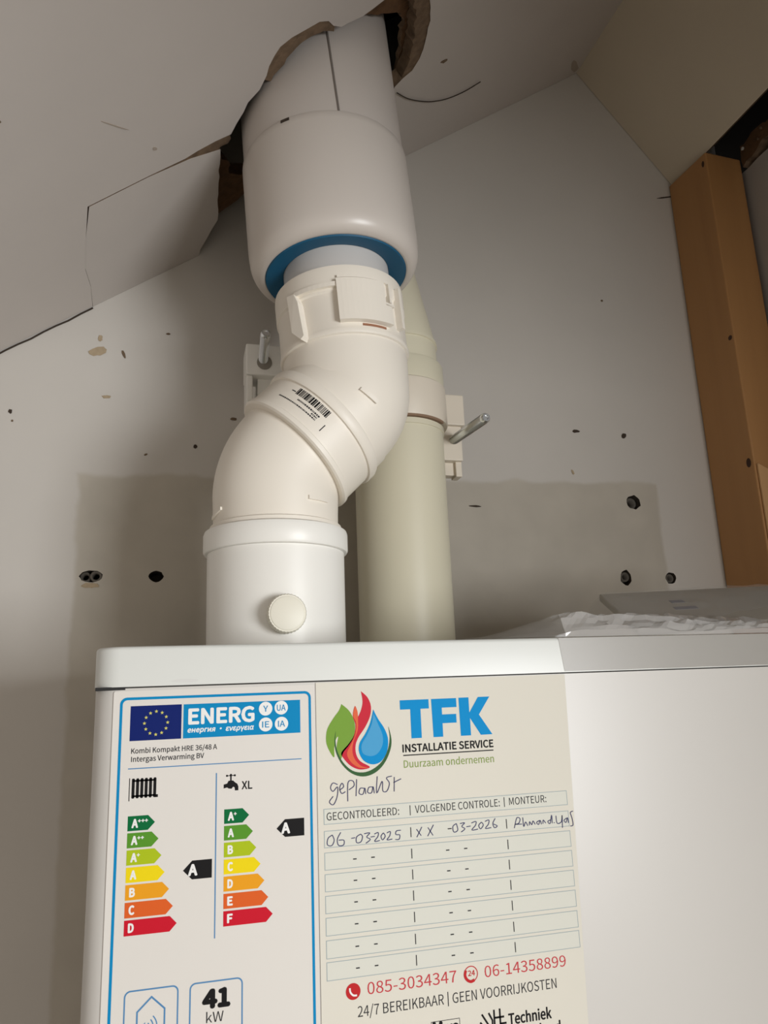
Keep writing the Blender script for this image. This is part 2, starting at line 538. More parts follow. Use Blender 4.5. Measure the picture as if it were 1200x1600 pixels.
# chips, spots and nail holes: thin flakes on the wall face
def flake(name, x, z, rx, rz, mat, ang=0, seed=0, plane='wall', parent=None):
    rnd = random.Random(seed); n = 9; V = []
    ca, sa = math.cos(ang), math.sin(ang)
    for d in (0.0, 0.0005):
        for i in range(n):
            a = 2 * math.pi * i / n; q = 1 + rnd.uniform(-0.25, 0.25)
            px, pz = rx * q * math.cos(a), rz * q * math.sin(a)
            X, Z = x + px * ca - pz * sa, z + px * sa + pz * ca
            V.append((X, 0.2699 - d, Z) if plane == 'wall' else on_left(X, Z, 0.0001 - d))
    F = [tuple(range(n)), tuple(range(n, 2 * n))] + [(i, (i + 1) % n, n + (i + 1) % n, n + i) for i in range(n)]
    return mk(name, V, F, mat, parent or wall)
for i, (x, z, rx, rz, mt, an) in enumerate([
        (-0.0791, 0.3284, 0.0075, 0.0042, M_BEIGE, 0.3), (-0.077, 0.342, 0.0022, 0.003, M_BEIGE, 0), (-0.0555, 0.3277, 0.0012, 0.0042, M_MARK, 0.4),
        (-0.1502, 0.2636, 0.0016, 0.0020, M_DIRT, 0), (-0.148, 0.255, 0.001, 0.001, M_MARK, 0), (0.0482, 0.2676, 0.0028, 0.0015, M_MARK, 0), (0.0126, 0.2379, 0.0018, 0.0018, M_DIRT, 0),
        (-0.032, 0.228, 0.0016, 0.001, M_MARK, 0.7), (-0.069, 0.283, 0.004, 0.0016, M_BEIGE, 0), (0.4173, 0.2746, 0.0045, 0.0018, M_DIRT, 0.05), (0.4764, 0.2724, 0.0034, 0.0024, M_DIRT, 0.8),
        (0.2927, 0.1868, 0.0062, 0.0010, M_DIRT, 0.0), (0.4678, 0.4374, 0.0015, 0.0012, M_MARK, 0), (0.4084, 0.2274, 0.0014, 0.0030, M_BEIGE, 0.4), (-0.015, 0.352, 0.002, 0.001, M_MARK, 0),
        (0.075, 0.452, 0.004, 0.006, M_DIRT, 0.4), (-0.0745, 0.1055, 0.0075, 0.0022, M_BEIGE, 0), (0.575, 0.590, 0.013, 0.0009, M_DIRT, 0.25)]):
    flake('plaster_chip', x, z, rx, rz, mt, an, i)

# left roof slope: plasterboard with the cut-out for the flue and the loose infill piece
HOLE_EDGE = ([(-0.0750, 0.1190), (-0.030, 0.1140), (-0.0026, 0.1120)]
             + jag([(-0.0026, 0.1120), (0.0076, 0.1090), (0.0213, 0.1065), (0.0335, 0.1060), (0.0374, 0.0956), (0.0447, 0.0771), (0.0530, 0.0680), (0.0570, 0.0560), (0.0580, 0.0469),
                    (0.0610, 0.0384), (0.0646, 0.0317), (0.0728, 0.0269), (0.0835, 0.0244), (0.0932, 0.0220), (0.1006, 0.0247), (0.1059, 0.0315), (0.1134, 0.0360), (0.1179, 0.0347),
                    (0.1298, 0.0335), (0.1362, 0.0306), (0.1458, 0.0253), (0.1560, 0.0150), (0.1720, 0.0100), (0.1804, 0.0235), (0.1914, 0.0446), (0.2002, 0.0690), (0.2033, 0.0925),
                    (0.2042, 0.1130), (0.2007, 0.1252), (0.1930, 0.1310), (0.1870, 0.1380), (0.186, 0.160), (0.192, 0.185), (0.202, 0.215), (0.200, 0.250)], 0.0008, 0.007, 3)[1:])
main = ([(-0.95, -1.7), (RX, -1.7), (RX, 0.2695), (0.200, 0.2695)] + HOLE_EDGE[::-1]
        + [(-0.0805, 0.160), (-0.0850, 0.2010), (-0.0835, 0.232), (-0.0852, 0.2672), (-0.95, 0.2672)])
ceil = prism('ceiling_left', [main], on_left, 0.0, 0.0125, [M_CEIL, M_EDGE])
struct(ceil, 'white sloping plasterboard ceiling with a ragged hole round the flue', 'ceiling')
infill = [(-0.0738, 0.1210), (-0.030, 0.1160), (0.002, 0.1155), (0.0261, 0.1200)] + jag([(0.0261, 0.1212), (0.0268, 0.165), (0.0290, 0.2225), (0.0200, 0.245), (0.0140, 0.2600), (0.013, 0.2697)], 0.0006, 0.008, 5)[1:] \
         + [(-0.0848, 0.2697), (-0.0832, 0.232), (-0.0847, 0.2010), (-0.0802, 0.160)]
prism('infill_board', [infill], on_left, 0.0006, 0.0125, [M_CEIL, M_EDGE], ceil)
# torn board edge along the cut and the brown fibre layer that shows inside the hole
tear = jag([(-0.0030, 0.1140), (0.0076, 0.1095), (0.0213, 0.1070), (0.0330, 0.1065), (0.0345, 0.1130), (0.0325, 0.1178), (0.0230, 0.1190), (0.0055, 0.1192), (-0.0030, 0.1140)], 0.0009, 0.004, 8)[:-1]
prism('torn_edge', [tear], on_left, 0.0012, 0.009, [M_EDGE, M_EDGE], ceil)
rim1 = [(0.0560, 0.0600), (0.0575, 0.0500), (0.0600, 0.0375), (0.0640, 0.0300), (0.0728, 0.0250), (0.0835, 0.0225), (0.0940, 0.0205), (0.1075, 0.0300)] \
       + jag([(0.1080, 0.0385), (0.0990, 0.0340), (0.0890, 0.0345), (0.0790, 0.0395), (0.0720, 0.0470), (0.0670, 0.0560), (0.0620, 0.0650), (0.0560, 0.0600)], 0.0014, 0.004, 21)[:-1]
prism('torn_edge', [rim1], on_left, 0.0008, 0.0120, [M_EDGE, M_EDGE], ceil)
fib1 = jag([(0.0200, 0.1400), (0.0358, 0.1534), (0.0488, 0.1780), (0.0482, 0.1901), (0.0700, 0.2080), (0.0740, 0.2250), (0.0600, 0.2400), (0.0397, 0.2500), (0.0150, 0.2500), (0.0200, 0.1400)], 0.0022, 0.006, 9)[:-1]
prism('fibre_layer', [fib1], on_left, 0.0200, 0.034, [M_FIBRE, M_FIBRE], ceil)
fib2 = [(0.2150, 0.0100), (0.2250, 0.0800), (0.2150, 0.1500), (0.1975, 0.1470)] + jag([(0.1975, 0.1470), (0.1960, 0.1330), (0.1925, 0.1170), (0.1880, 0.0930), (0.1845, 0.0720), (0.1740, 0.0610), (0.1600, 0.0560), (0.1440, 0.0500), (0.1340, 0.0400)], 0.0020, 0.005, 10)[1:] + [(0.1300, 0.0000), (0.1700, -0.0200)]
prism('fibre_layer', [fib2], on_left, 0.0128, 0.0175, [M_FIBRE, M_EDGE], ceil)
rim2 = [(0.1760, 0.0060), (0.1850, 0.0230), (0.1950, 0.0446), (0.2035, 0.0690), (0.2065, 0.0925), (0.2070, 0.1140), (0.2030, 0.1280)] \
       + jag([(0.1945, 0.1330), (0.1935, 0.1190), (0.1915, 0.0960), (0.1880, 0.0760), (0.1830, 0.0560), (0.1770, 0.0400), (0.1680, 0.0250), (0.1760, 0.0060)], 0.0016, 0.004, 22)[:-1]
prism('torn_edge', [rim2], on_left, 0.0010, 0.0120, [M_EDGE, M_EDGE], ceil)
for i, (x, y, rx, rz, mt, an) in enumerate([(0.236, 0.132, 0.0036, 0.0022, M_MARK, 0.2), (-0.115, 0.002, 0.0028, 0.0012, M_MARK, 0.4), (-0.050, 0.045, 0.0130, 0.0004, M_FAINT, 0.85),
                                        (-0.025, 0.085, 0.0024, 0.0012, M_FAINT, 1.2), (0.455, 0.250, 0.016, 0.004, M_FAINT, 0.9)]):
    flake('paint_scuff', x, y, rx, rz, mt, an, 40 + i, 'ceil', ceil)

tube('joint_crack', [(x, 0.2694, zl(x) - 0.0012 - 0.0006 * math.sin(x * 400)) for x in [-0.40 + 0.0105 * k for k in range(31)]], 0.0008, M_DIRT, ceil, 6)
# right roof slope
cr = prism('ceiling_right', [[(RX, -1.7), (0.5875, -1.7), (0.5875, 0.2695), (RX, 0.2695)]], on_right, 0.0, 0.0125, [M_CEILR, M_EDGE])
struct(cr, 'warm white steep ceiling slope above the timber stud', 'ceiling')
# roof deck added over both slopes blocks light; near-black colour is the void's shade
rd = prism('ceiling_deck_blocker', [[(-0.95, -1.7), (RX + 0.1, -1.7), (RX + 0.1, 0.33), (-0.95, 0.33)]], on_left, 0.16, 0.18, [M_VOID, M_VOID])
struct(rd, 'roof boarding added above the ceiling hole, shade put into its dark colour', 'ceiling')
prism('deck_blocker', [[(RX - 0.1, -1.7), (0.80, -1.7), (0.80, 0.33), (RX - 0.1, 0.33)]], on_right, 0.12, 0.14, [M_VOID, M_VOID], rd)

# right side: stud, recessed board with a broken top edge
pr_loop = [(-0.70, -1.4), (0.2690, -1.4), (0.2690, 0.560)] + jag([(0.2690, 0.586), (0.16, 0.588), (0.10, 0.590), (0.05, 0.586), (-0.05, 0.592), (-0.70, 0.589)], 0.0015, 0.012, 12)
wr = prism('wall_right', [pr_loop], lambda u, v, w_: Vector((w_, u, v)), 0.6360, 0.660, [M_PANEL, M_EDGE])  # unseen front stretch is sized to shade the right side
struct(wr, 'grey wall board beside the timber stud with a broken top edge', 'wall')
lath = jag([(0.1985, 0.588), (0.165, 0.600), (0.140, 0.594), (0.10, 0.592), (0.06, 0.597), (-0.70, 0.595), (-0.70, 0.620), (0.10, 0.620), (0.1985, 0.616), (0.1985, 0.588)], 0.003, 0.007, 13)[:-1]
prism('broken_lath', [lath], lambda u, v, w_: Vector((w_, u, v)), 0.6300, 0.655, [M_FIBRE, M_EDGE], wr)
box('gap_closer', (0.70, -0.70, -1.4), (0.72, 0.33, 0.9), M_VOID, wr)  # added dark closer behind the gap, its length shades the right
for i, (y, z, r) in enumerate([(0.194, 0.610, 0.0026), (0.163, 0.613, 0.0020), (0.141, 0.616, 0.003), (0.137, 0.602, 0.003), (0.170, 0.604, 0.002)]):
    bm = bmesh.new(); bmesh.ops.create_icosphere(bm, subdivisions=1, radius=r)
    for v in bm.verts: v.co = v.co * random.uniform(0.75, 1.25) + Vector((0.6295, y, z))
    me = bpy.data.meshes.new('plaster_crumb'); bm.to_mesh(me); bm.free()
    link('plaster_crumb', me, M_WALL if i in (0, 2) else M_EDGE, wr)

wl = box('wall_left_bounce', (-0.44, -0.54, -1.4), (-0.40, 0.2695, 0.52), M_PANEL)  # unseen wall added to bounce light into the left side
struct(wl, 'grey side wall added out of view on the left to bounce light', 'wall')
wf = box('wall_front_blocker', (-1.0, -0.54, 0.25), (0.70, -0.50, 1.0), M_PANEL)  # unseen header added to cut light off the upper surfaces
struct(wf, 'unseen grey partition added behind the camera to shade the upper surfaces', 'wall')
fl = box('floor', (-1.0, -1.9, -1.42), (0.72, 0.33, -1.40), M_FLOOR)
struct(fl, 'grey concrete floor below the boiler', 'floor')

# timber stud, and a pale strip standing for its lit front face
stud = empty('timber_stud'); tag(stud, 'upright pine stud with dark knots against the right wall', 'stud')
def stud_fn(c):
    c = c.copy()
    if c.z > 0.3: c.z += (c.y - 0.20) / 0.07 * 0.004 - 0.002 - max(0.0, c.x - 0.60) * 0.1
    return c
box('board', (0.581, 0.2000, -1.39), (0.6290, 0.2690, 0.604), M_WOOD, stud, 0.0015, 2, stud_fn)
def knot(y, z, ry, rz):
    n = 10; V = []
    for x in (0.5808, 0.5815):
        for i in range(n):
            a = 2 * math.pi * i / n; V.append((x, y + ry * math.cos(a), z + rz * math.sin(a)))
    mk('knot', V, [tuple(range(n)), tuple(range(n, 2 * n))] + [(i, (i + 1) % n, n + (i + 1) % n, n + i) for i in range(n)], M_KNOT, stud)
knot(0.2060, 0.3694, 0.003, 0.0028); knot(0.2075, 0.226, 0.0034, 0.0052); knot(0.2060, 0.590, 0.0022, 0.004)
lit_strip = box('stud_light_strip', (0.5830, 0.1965, -0.60), (0.6270, 0.1998, 0.2220), M_LITWOOD, None, 0.0008, 1,
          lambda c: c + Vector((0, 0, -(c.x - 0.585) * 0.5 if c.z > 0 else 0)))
tag(lit_strip, 'thin pale strip painting light on the front face of the stud', 'painted light')  # added sheet, pale colour stands for light on the stud's front

# ================================================================== BOILER
boiler = empty('boiler'); tag(boiler, 'white wall-hung combi boiler casing with a grey top seam under the flue pipes', 'boiler')
BX0, BX1 = -0.0430, 0.4070
def case(name, x0, x1, y0, y1, z0, z1, r, mat, ebev=0.0):
    n = 8; lp = []
    for cx, cy, a in ((x1 - r, y1 - 0.003, 0), (x0 + r, y1 - 0.003, 90), (x0 + r, y0 + r, 180), (x1 - r, y0 + r, 270)):
        rr = r if a >= 180 else 0.003
        cx2 = cx if a >= 180 else (x1 - 0.003 if a == 0 else x0 + 0.003)
        for i in range(n + 1):
            t = math.radians(a + 90 * i / n); lp.append((cx2 + rr * math.cos(t), cy + rr * math.sin(t)))
    V, F = [], []
    cxm, cym = (x0 + x1) / 2, (y0 + y1) / 2
    def shrink(p, d): return (p[0] + (d if p[0] < cxm else -d), p[1] + (d if p[1] < cym else -d))
    rings = [(z0, 0.0)]
    if ebev:
        for k in range(5):
            t = math.radians(90 * k / 4); rings.append((z1 - ebev + ebev * math.sin(t), ebev * (1 - math.cos(t))))
    else: rings.append((z1, 0.0))
    for z, d in rings:
        V += [(*shrink(p, d), z) for p in lp]
    N = len(lp)
    for k in range(len(rings) - 1):
        for i in range(N):
            j = (i + 1) % N; F.append((k * N + i, k * N + j, (k + 1) * N + j, (k + 1) * N + i))
    F.append(tuple(range(N))); F.append(tuple((len(rings) - 1) * N + i for i in range(N)))
    o = mk(name, V, F, mat, boiler, True); autosmooth(o, 40)
    return o
case('casing', BX0 + 0.0006, BX1 - 0.0006, 0.0, 0.268, -0.70, 0.0098, 0.014, M_CASE)
case('top_cover', BX0, BX1, -0.0008, 0.268, 0.0106, 0.0322, 0.014, M_COVER, 0.0022)
case('seam_light_block', BX0 + 0.003, BX1 - 0.003, 0.0022, 0.262, 0.004, 0.016, 0.012, M_DARK)  # added box stops light in the seam, its dark colour is gap shade
box('gap_shade_strip', (BX0 + 0.0015, -0.0001, 0.0090), (-0.0262, 0.012, 0.0107), M_BLACK, boiler)['label'] = 'short black strip for the shade in the gap at the corner of the cover seam'  # added black strip stands for shade where the gap widens
flat('scuff', [blob(5.0, 12.9, 7.0, 1.0, 12, 61)], simple('faint_scuff', (214, 214, 211), 0.5), boiler, 0.95)

# ------------------------------------------------------------------ energy label
el = empty('energy_label')
tag(el, 'blue bordered energy rating label with coloured arrows on the left of the boiler front', 'label')
flat('sheet', [rrect(-32.0, -196, 76.6, 8.4, 1.0)], M_PAPER, el, 0.12)
flat('border', [rrect(-28.6, -192, 74.4, 5.0, 3.6), rrect(-27.2, -190.6, 73.0, 3.6, 2.4)], M_CYAN, el, 0.22)
flag = flat('flag_panel', [rect(-23.1, -17.6, 3.4, 0.4)], M_EUB, el, 0.22)
for k in range(12):
    a = math.radians(30 * k); cx, cz = -9.8 + 6.0 * math.sin(a), -8.8 + 6.0 * math.cos(a)
    flat('star', [[(cx + (0.98 if i % 2 == 0 else 0.42) * math.sin(math.pi * i / 5), cz + (0.98 if i % 2 == 0 else 0.42) * math.cos(math.pi * i / 5)) for i in range(10)]], M_STAR, flag, 0.32)
ban = flat('banner', [rect(4.4, -17.6, 68.2, 0.3)], M_CYAN, el, 0.22)
text('heading', 'ENERG', 7.4, 42.2, -10.1, 7.6, M_WHITE, ban, 0.32, bold=0.018)
text('subheading', 'енергия · ενεργεια', 6.8, 42.2, -14.6, 2.6, M_WHITE, ban, 0.32, bold=0.016, shear=0.18)
for s, cx, cz in (('Y', 48.8, -3.8), ('UA', 57.5, -3.6), ('IE', 48.8, -12.3), ('IA', 57.6, -12.3)):
    d = flat('disc', [circ(cx, cz, 3.75)], M_WHITE, ban, 0.32)
    wv = 1.3 if len(s) == 1 else (2.4 if s == 'UA' else 1.9)
    text('disc_letters', s, cx - wv, cx + wv, cz - 1.6, 3.2, M_CYAN, d, 0.42, bold=0.006)
text('model_text', 'Kombi Kompakt HRE 36/48 A', -22.0, 22.4, -24.0, 2.55, M_INKG, el, 0.22, bold=0.008)
text('maker_text', 'Intergas Verwarming BV', -21.9, 15.6, -28.2, 2.55, M_INKG, el, 0.22, bold=0.008)
flat('rule', [rect(-23.3, -31.9, 68.6, -31.4)], M_LBLUE, el, 0.22)
flat('divider', [rect(22.0, -117.6, 22.6, -36.4)], M_LBLUE, el, 0.22)
# radiator pictogram
rp = []
for k in range(6):
    x = -20.4 + k * 2.18
    rp.append([rrect(x - 0.75, -46.6, x + 0.75, -36.6, 0.6, 3)])
rp += [[rect(-20.6, -38.3, -9.4, -37.4)], [rect(-20.6, -45.9, -9.4, -45.0)], [rect(-22.5, -47.8, -22.1, -36.4)], [rect(-9.2, -46.6, -7.8, -45.2)]]
multi('radiator_symbol', rp, M_INK, el, 0.22)
# tap pictogram
multi('tap_symbol', [[circ(27.9, -38.2, 0.55, 12)], [circ(30.0, -37.9, 0.6, 12)], [circ(32.1, -38.2, 0.55, 12)], [rect(27.9, -38.4, 32.1, -38.0)], [rect(29.6, -41.0, 30.4, -38.0)],
                     [[(26.2, -44.6), (26.2, -42.6), (28.0, -42.2), (28.8, -40.8), (31.2, -40.8), (32.2, -41.8), (33.4, -42.6), (34.0, -44.0), (34.0, -46.0), (32.2, -46.0), (32.0, -44.4), (31.2, -44.0), (30.4, -45.0), (28.8, -44.8), (28.0, -44.2)]]], M_INK, el, 0.22)
text('load_profile', 'XL', 35.9, 41.4, -45.6, 4.0, M_INK, el, 0.22, bold=0.01)
AC = [(0, 104, 56), (86, 146, 44), (170, 190, 28), (236, 212, 18), (232, 158, 30), (218, 96, 38), (200, 22, 44)]
AM = [simple('arrow_colour_%s' % n, c, 0.6, spec=0.12) for n, c in zip(('dark_green', 'green', 'lime', 'yellow', 'amber', 'orange', 'red'), AC)]
def arrow(x0, tip, top, mt, letter, plus):
    h = 7.25
    a = flat('class_arrow', [[(x0, top - h), (tip - 3.5, top - h), (tip, top - h / 2), (tip - 3.5, top), (x0, top)]], mt, el, 0.22)
    lw = 2.7 if letter == 'A' else 2.3
    text('class_letter', letter, x0 + 2.2, x0 + 2.2 + lw, top - 5.6, 3.9, M_WHITE, a, 0.32, bold=0.022)
    if plus:
        cr_ = []
        for k in range(plus):
            cx, cz = x0 + 2.2 + lw + 0.9 + k * 1.75, top - 2.5
            cr_.append([[(cx - .75, cz - .22), (cx - .22, cz - .22), (cx - .22, cz - .75), (cx + .22, cz - .75), (cx + .22, cz - .22), (cx + .75, cz - .22),
                         (cx + .75, cz + .22), (cx + .22, cz + .22), (cx + .22, cz + .75), (cx - .22, cz + .75), (cx - .22, cz + .22), (cx - .75, cz + .22)]])
        multi('class_plus', cr_, M_WHITE, a, 0.32)
for k, (l, p, tip) in enumerate((('A', 3, -8.9), ('A', 2, -6.9), ('A', 1, -5.2), ('A', 0, -3.4), ('B', 0, -1.0), ('C', 0, 1.1), ('D', 0, 3.2))):
    arrow(-22.5, tip, -55.2 - 8.25 * k, AM[k], l, p)
for k, (l, p, tip) in enumerate((('A', 1, 39.8), ('A', 0, 41.8), ('B', 0, 43.6), ('C', 0, 45.9), ('D', 0, 47.9), ('E', 0, 49.9), ('F', 0, 52.2))):
    arrow(26.6, tip, -55.3 - 8.33 * k, AM[k], l, p)
for x0, x1, z0, z1 in ((5.8, 20.5, -88.4, -79.3), (54.5, 69.6, -71.6, -62.6)):
    zc = (z0 + z1) / 2
    a = flat('rating_arrow', [[(x0, zc), (x0 + 4.6, z0), (x1, z0), (x1, z1), (x0 + 4.6, z1)]], M_INK, el, 0.22)
    text('rating_letter', 'A', x0 + 2.9, x0 + 7.0, zc - 2.5, 5.0, M_WHITE, a, 0.32, bold=0.022)
# lower pictogram boxes
flat('box_outline', [rrect(-21.3, -192, 4.9, -136.8, 3.0), rrect(-20.6, -191.4, 4.2, -137.5, 2.4)], M_LBLUE, el, 0.22)
flat('box_outline', [rrect(10.2, -192, 36.8, -137.0, 3.0), rrect(10.9, -191.4, 36.1, -137.7, 2.4)], M_LBLUE, el, 0.22)
flat('house_symbol', [[(-15.2, -168), (-15.2, -146.6), (-8.1, -140.2), (-1.3, -146.4), (-1.3, -168)], [(-14.4, -167.2), (-14.4, -147.0), (-8.1, -141.3), (-2.1, -146.8), (-2.1, -167.2)]], M_LBLUE, el, 0.22)
def arc(cx, cz, r, a0, a1, n=12): return [(cx + r * math.cos(math.radians(a0 + (a1 - a0) * i / n)), cz + r * math.sin(math.radians(a0 + (a1 - a0) * i / n))) for i in range(n + 1)]
multi('sound_symbol', [[[(-13.6, -153.4), (-12.4, -153.2), (-10.8, -151.6), (-10.8, -156.6), (-12.4, -155.2), (-13.6, -155.0)]]], M_LBLUE, el, 0.22)
strokes('sound_waves', [arc(-12, -154.1, 3.2, -38, 38), arc(-12, -154.1, 5.0, -42, 42), arc(-12, -154.1, 6.8, -45, 45)], 0.55, M_LBLUE, el, 0.22)
text('power_value', '41', 17.2, 29.8, -149.0, 7.6, M_INK, el, 0.22, bold=0.03)
text('power_unit', 'kW', 18.6, 27.2, -155.9, 4.6, M_INKG, el, 0.22, bold=0.0)

# ------------------------------------------------------------------ service flyer
fy = empty('service_flyer')
tag(fy, 'cream service record sheet with flame and drop logo on the boiler front', 'flyer')
def fedge(z): return 234.4 - (9.4 - z) * 0.026
flat('sheet', [[(77.2, -205), (fedge(-205), -205), (fedge(9.4), 9.4), (77.2, 9.4)]], M_CREAM, fy, 0.5)
Y1, Y2, Y3 = 0.6, 0.7, 0.8
# emblem: leaf, flame, drop, bowl
def zx(px): return px
leaf = smooth_line([(91.9, -3.0), (96.0, -6.5), (98.6, -11.0), (99.6, -16.0), (98.6, -21.5), (95.6, -26.0), (92.4, -29.5), (90.8, -33.2), (88.8, -30.5), (88.6, -26.0), (89.6, -21.0), (88.2, -22.5), (87.2, -27.0), (87.0, -32.0), (84.2, -28.0), (82.6, -23.0), (83.4, -16.5), (87.2, -10.5), (90.4, -6.5), (91.9, -3.0)], 4)[:-1]
flat('leaf_mark', [leaf], M_LEAF, fy, Y1)
flame = smooth_line([(103.6, 3.8), (107.4, 0.2), (109.3, -4.8), (108.6, -10.5), (105.4, -16.5), (101.6, -21.5), (99.6, -26.0), (99.8, -31.0), (102.2, -35.0), (107.6, -38.4), (102.0, -39.4), (96.6, -37.2), (92.4, -32.8), (91.2, -29.6), (95.4, -25.2), (98.8, -20.5), (99.8, -15.0), (98.4, -9.8), (99.8, -4.4), (101.2, -7.4), (101.4, -10.4), (103.4, -6.6), (104.4, -2.0), (103.6, 3.8)], 4)[:-1]
flat('flame_mark', [flame], M_RED, fy, Y1)
flat('flame_core', [smooth_line([(99.8, -4.4), (101.2, -7.4), (101.4, -12.0), (101.0, -18.0), (98.4, -24.0), (97.6, -29.0), (98.8, -33.5), (102.4, -37.4), (106.4, -38.6), (101.0, -38.2), (96.4, -34.8), (94.4, -30.2), (97.0, -25.2), (99.6, -20.0), (100.2, -14.0), (98.6, -9.6), (99.8, -4.4)], 4)[:-1]], M_FLAME, fy, Y2)
drop = smooth_line([(110.6, -6.8), (113.2, -12.0), (117.0, -18.0), (118.8, -24.0), (117.8, -30.5), (114.2, -35.6), (109.2, -37.0), (104.2, -34.8), (101.5, -30.0), (102.0, -25.0), (105.6, -19.8), (108.6, -14.0), (110.6, -6.8)], 5)[:-1]
flat('drop_mark', [drop], M_TFK, fy, Y2)
flat('drop_shine', [smooth_line([(110.6, -9.0), (113.4, -15.6), (115.6, -21.5), (115.2, -27.0), (112.0, -31.4), (107.6, -32.4), (103.6, -30.6), (103.0, -26.0), (106.4, -20.6), (109.2, -15.0), (110.6, -9.0)], 5)[:-1]], M_LDROP, fy, Y3)
bowl = smooth_line([(88.3, -17.6), (87.4, -23.0), (88.2, -29.5), (91.6, -36.2), (97.0, -41.2), (103.4, -43.2), (110.0, -41.8), (115.6, -37.4), (119.6, -30.5), (120.8, -24.0), (119.2, -16.6), (119.8, -22.5), (118.6, -29.0), (114.8, -35.6), (109.2, -39.6), (103.4, -41.0), (97.2, -39.6), (92.0, -34.8), (88.9, -28.6), (88.0, -23.0), (88.3, -17.6)], 4)[:-1]
flat('bowl_mark', [bowl], M_DGREEN, fy, Y2)
# company letters built as bold shapes
multi('company_letters', [
    [[(126.7, -2.3), (144.4, -2.3), (144.4, -7.6), (139.2, -7.6), (139.2, -24.0), (132.9, -24.0), (132.9, -7.6), (126.7, -7.6)]],
    [[(146.0, -2.3), (161.7, -2.3), (161.7, -7.5), (152.4, -7.5), (152.4, -11.4), (161.2, -11.4), (161.2, -16.4), (152.4, -16.4), (152.4, -24.0), (146.4, -24.0)]],
    [[(163.2, -2.2), (169.6, -2.2), (169.6, -11.0), (175.6, -2.2), (183.0, -2.2), (175.6, -12.4), (183.4, -24.1), (176.0, -24.1), (169.8, -14.2), (169.8, -24.1), (163.4, -24.1)]]], M_TFK, fy, Y1)
text('service_line', 'INSTALLATIE SERVICE', 127.3, 183.4, -31.4, 4.1, M_INK, fy, Y1, bold=0.014)
flat('underline', [rect(127.5, -33.5, 183.3, -32.9)], M_INK, fy, Y1)
text('motto_line', 'Duurzaam ondernemen', 127.6, 183.2, -40.0, 4.0, M_OLIVE, fy, Y1, bold=0.004)
# record table
rowz = [(-58.9, -67.1), (-70.3, -79.1), (-81.4, -90.4), (-92.3, -101.2), (-103.1, -112.0), (-113.9, -122.9), (-124.9, -133.9), (-135.4, -144.4)]
for k, (a, b) in enumerate(rowz):
    r_ = flat('record_row', [rect(80.4, b, 228.6, a), rect(80.75, b + 0.32, 228.25, a - 0.32)], M_TEAL, fy, Y1)
    flat('row_tint', [rect(80.75, b + 0.32, 228.25, a - 0.32)], M_CREAM2, r_, 0.56)
    zc = (a + b) / 2
    if k == 0: continue
    mk_ = [[rect(130.0 - .25, zc - 2.6, 130.0 + .25, zc + 2.6)], [rect(188.3 - .25, zc - 2.6, 188.3 + .25, zc + 2.6)]]
    if k > 1:
        mk_ += [[rect(x - 1.0, zc - .3, x + 1.0, zc + .3)] for x in (97.3, 107.6, 151.3, 162.2)]
    else:
        mk_ += [[rect(152.0, zc - .2, 154.4, zc + .35)]]
    multi('row_marks', mk_, M_INKG, r_, Y2)
text('column_heading', 'GECONTROLEERD:', 82.0, 123.6, -65.0, 4.0, M_INKG, fy, Y1, bold=0.004)
text('column_heading', 'VOLGENDE CONTROLE:', 133.0, 184.9, -64.8, 4.0, M_INKG, fy, Y1, bold=0.004)
text('column_heading', 'MONTEUR:', 190.9, 214.8, -64.6, 4.0, M_INKG, fy, Y1, bold=0.004)
multi('column_bars', [[rect(129.9, -65.8, 130.4, -60.4)], [rect(187.6, -65.4, 188.1, -60.0)]], M_INKG, fy, Y1)
# handwriting, one pen stroke list per entry (mm)
def hand(name, specs, mat=M_PEN, wd=0.42): strokes(name, [smooth_line(s, 5) for s in specs], wd, mat, fy, Y3)
hand('handwritten_note', [
    [(88.6, -46.6), (86.0, -45.6), (84.6, -48.0), (86.0, -50.0), (88.6, -47.8), (88.2, -53.0), (86.0, -57.0), (83.8, -55.4), (86.0, -52.6)],
    [(89.6, -49.6), (92.0, -48.0), (91.2, -46.0), (89.8, -48.4), (90.8, -51.4), (93.0, -50.6)],
    [(94.2, -55.8), (94.6, -46.0), (97.4, -45.2), (98.0, -47.8), (95.0, -49.8)],
    [(99.6, -44.4), (99.0, -53.4)],
    [(104.0, -49.6), (101.6, -49.4), (100.8, -52.0), (103.0, -52.6), (104.2, -49.4), (104.6, -52.6)],
    [(109.0, -49.2), (106.6, -49.2), (105.8, -51.8), (108.0, -52.2), (109.0, -49.0), (109.6, -52.6)],
    [(111.6, -43.6), (111.0, -52.6), (114.4, -46.4), (114.6, -51.6), (117.0, -51.8), (118.6, -47.8), (117.0, -44.8), (120.2, -44.0)],
    [(121.6, -44.6), (121.2, -52.4)], [(121.0, -47.6), (125.6, -45.8)]])
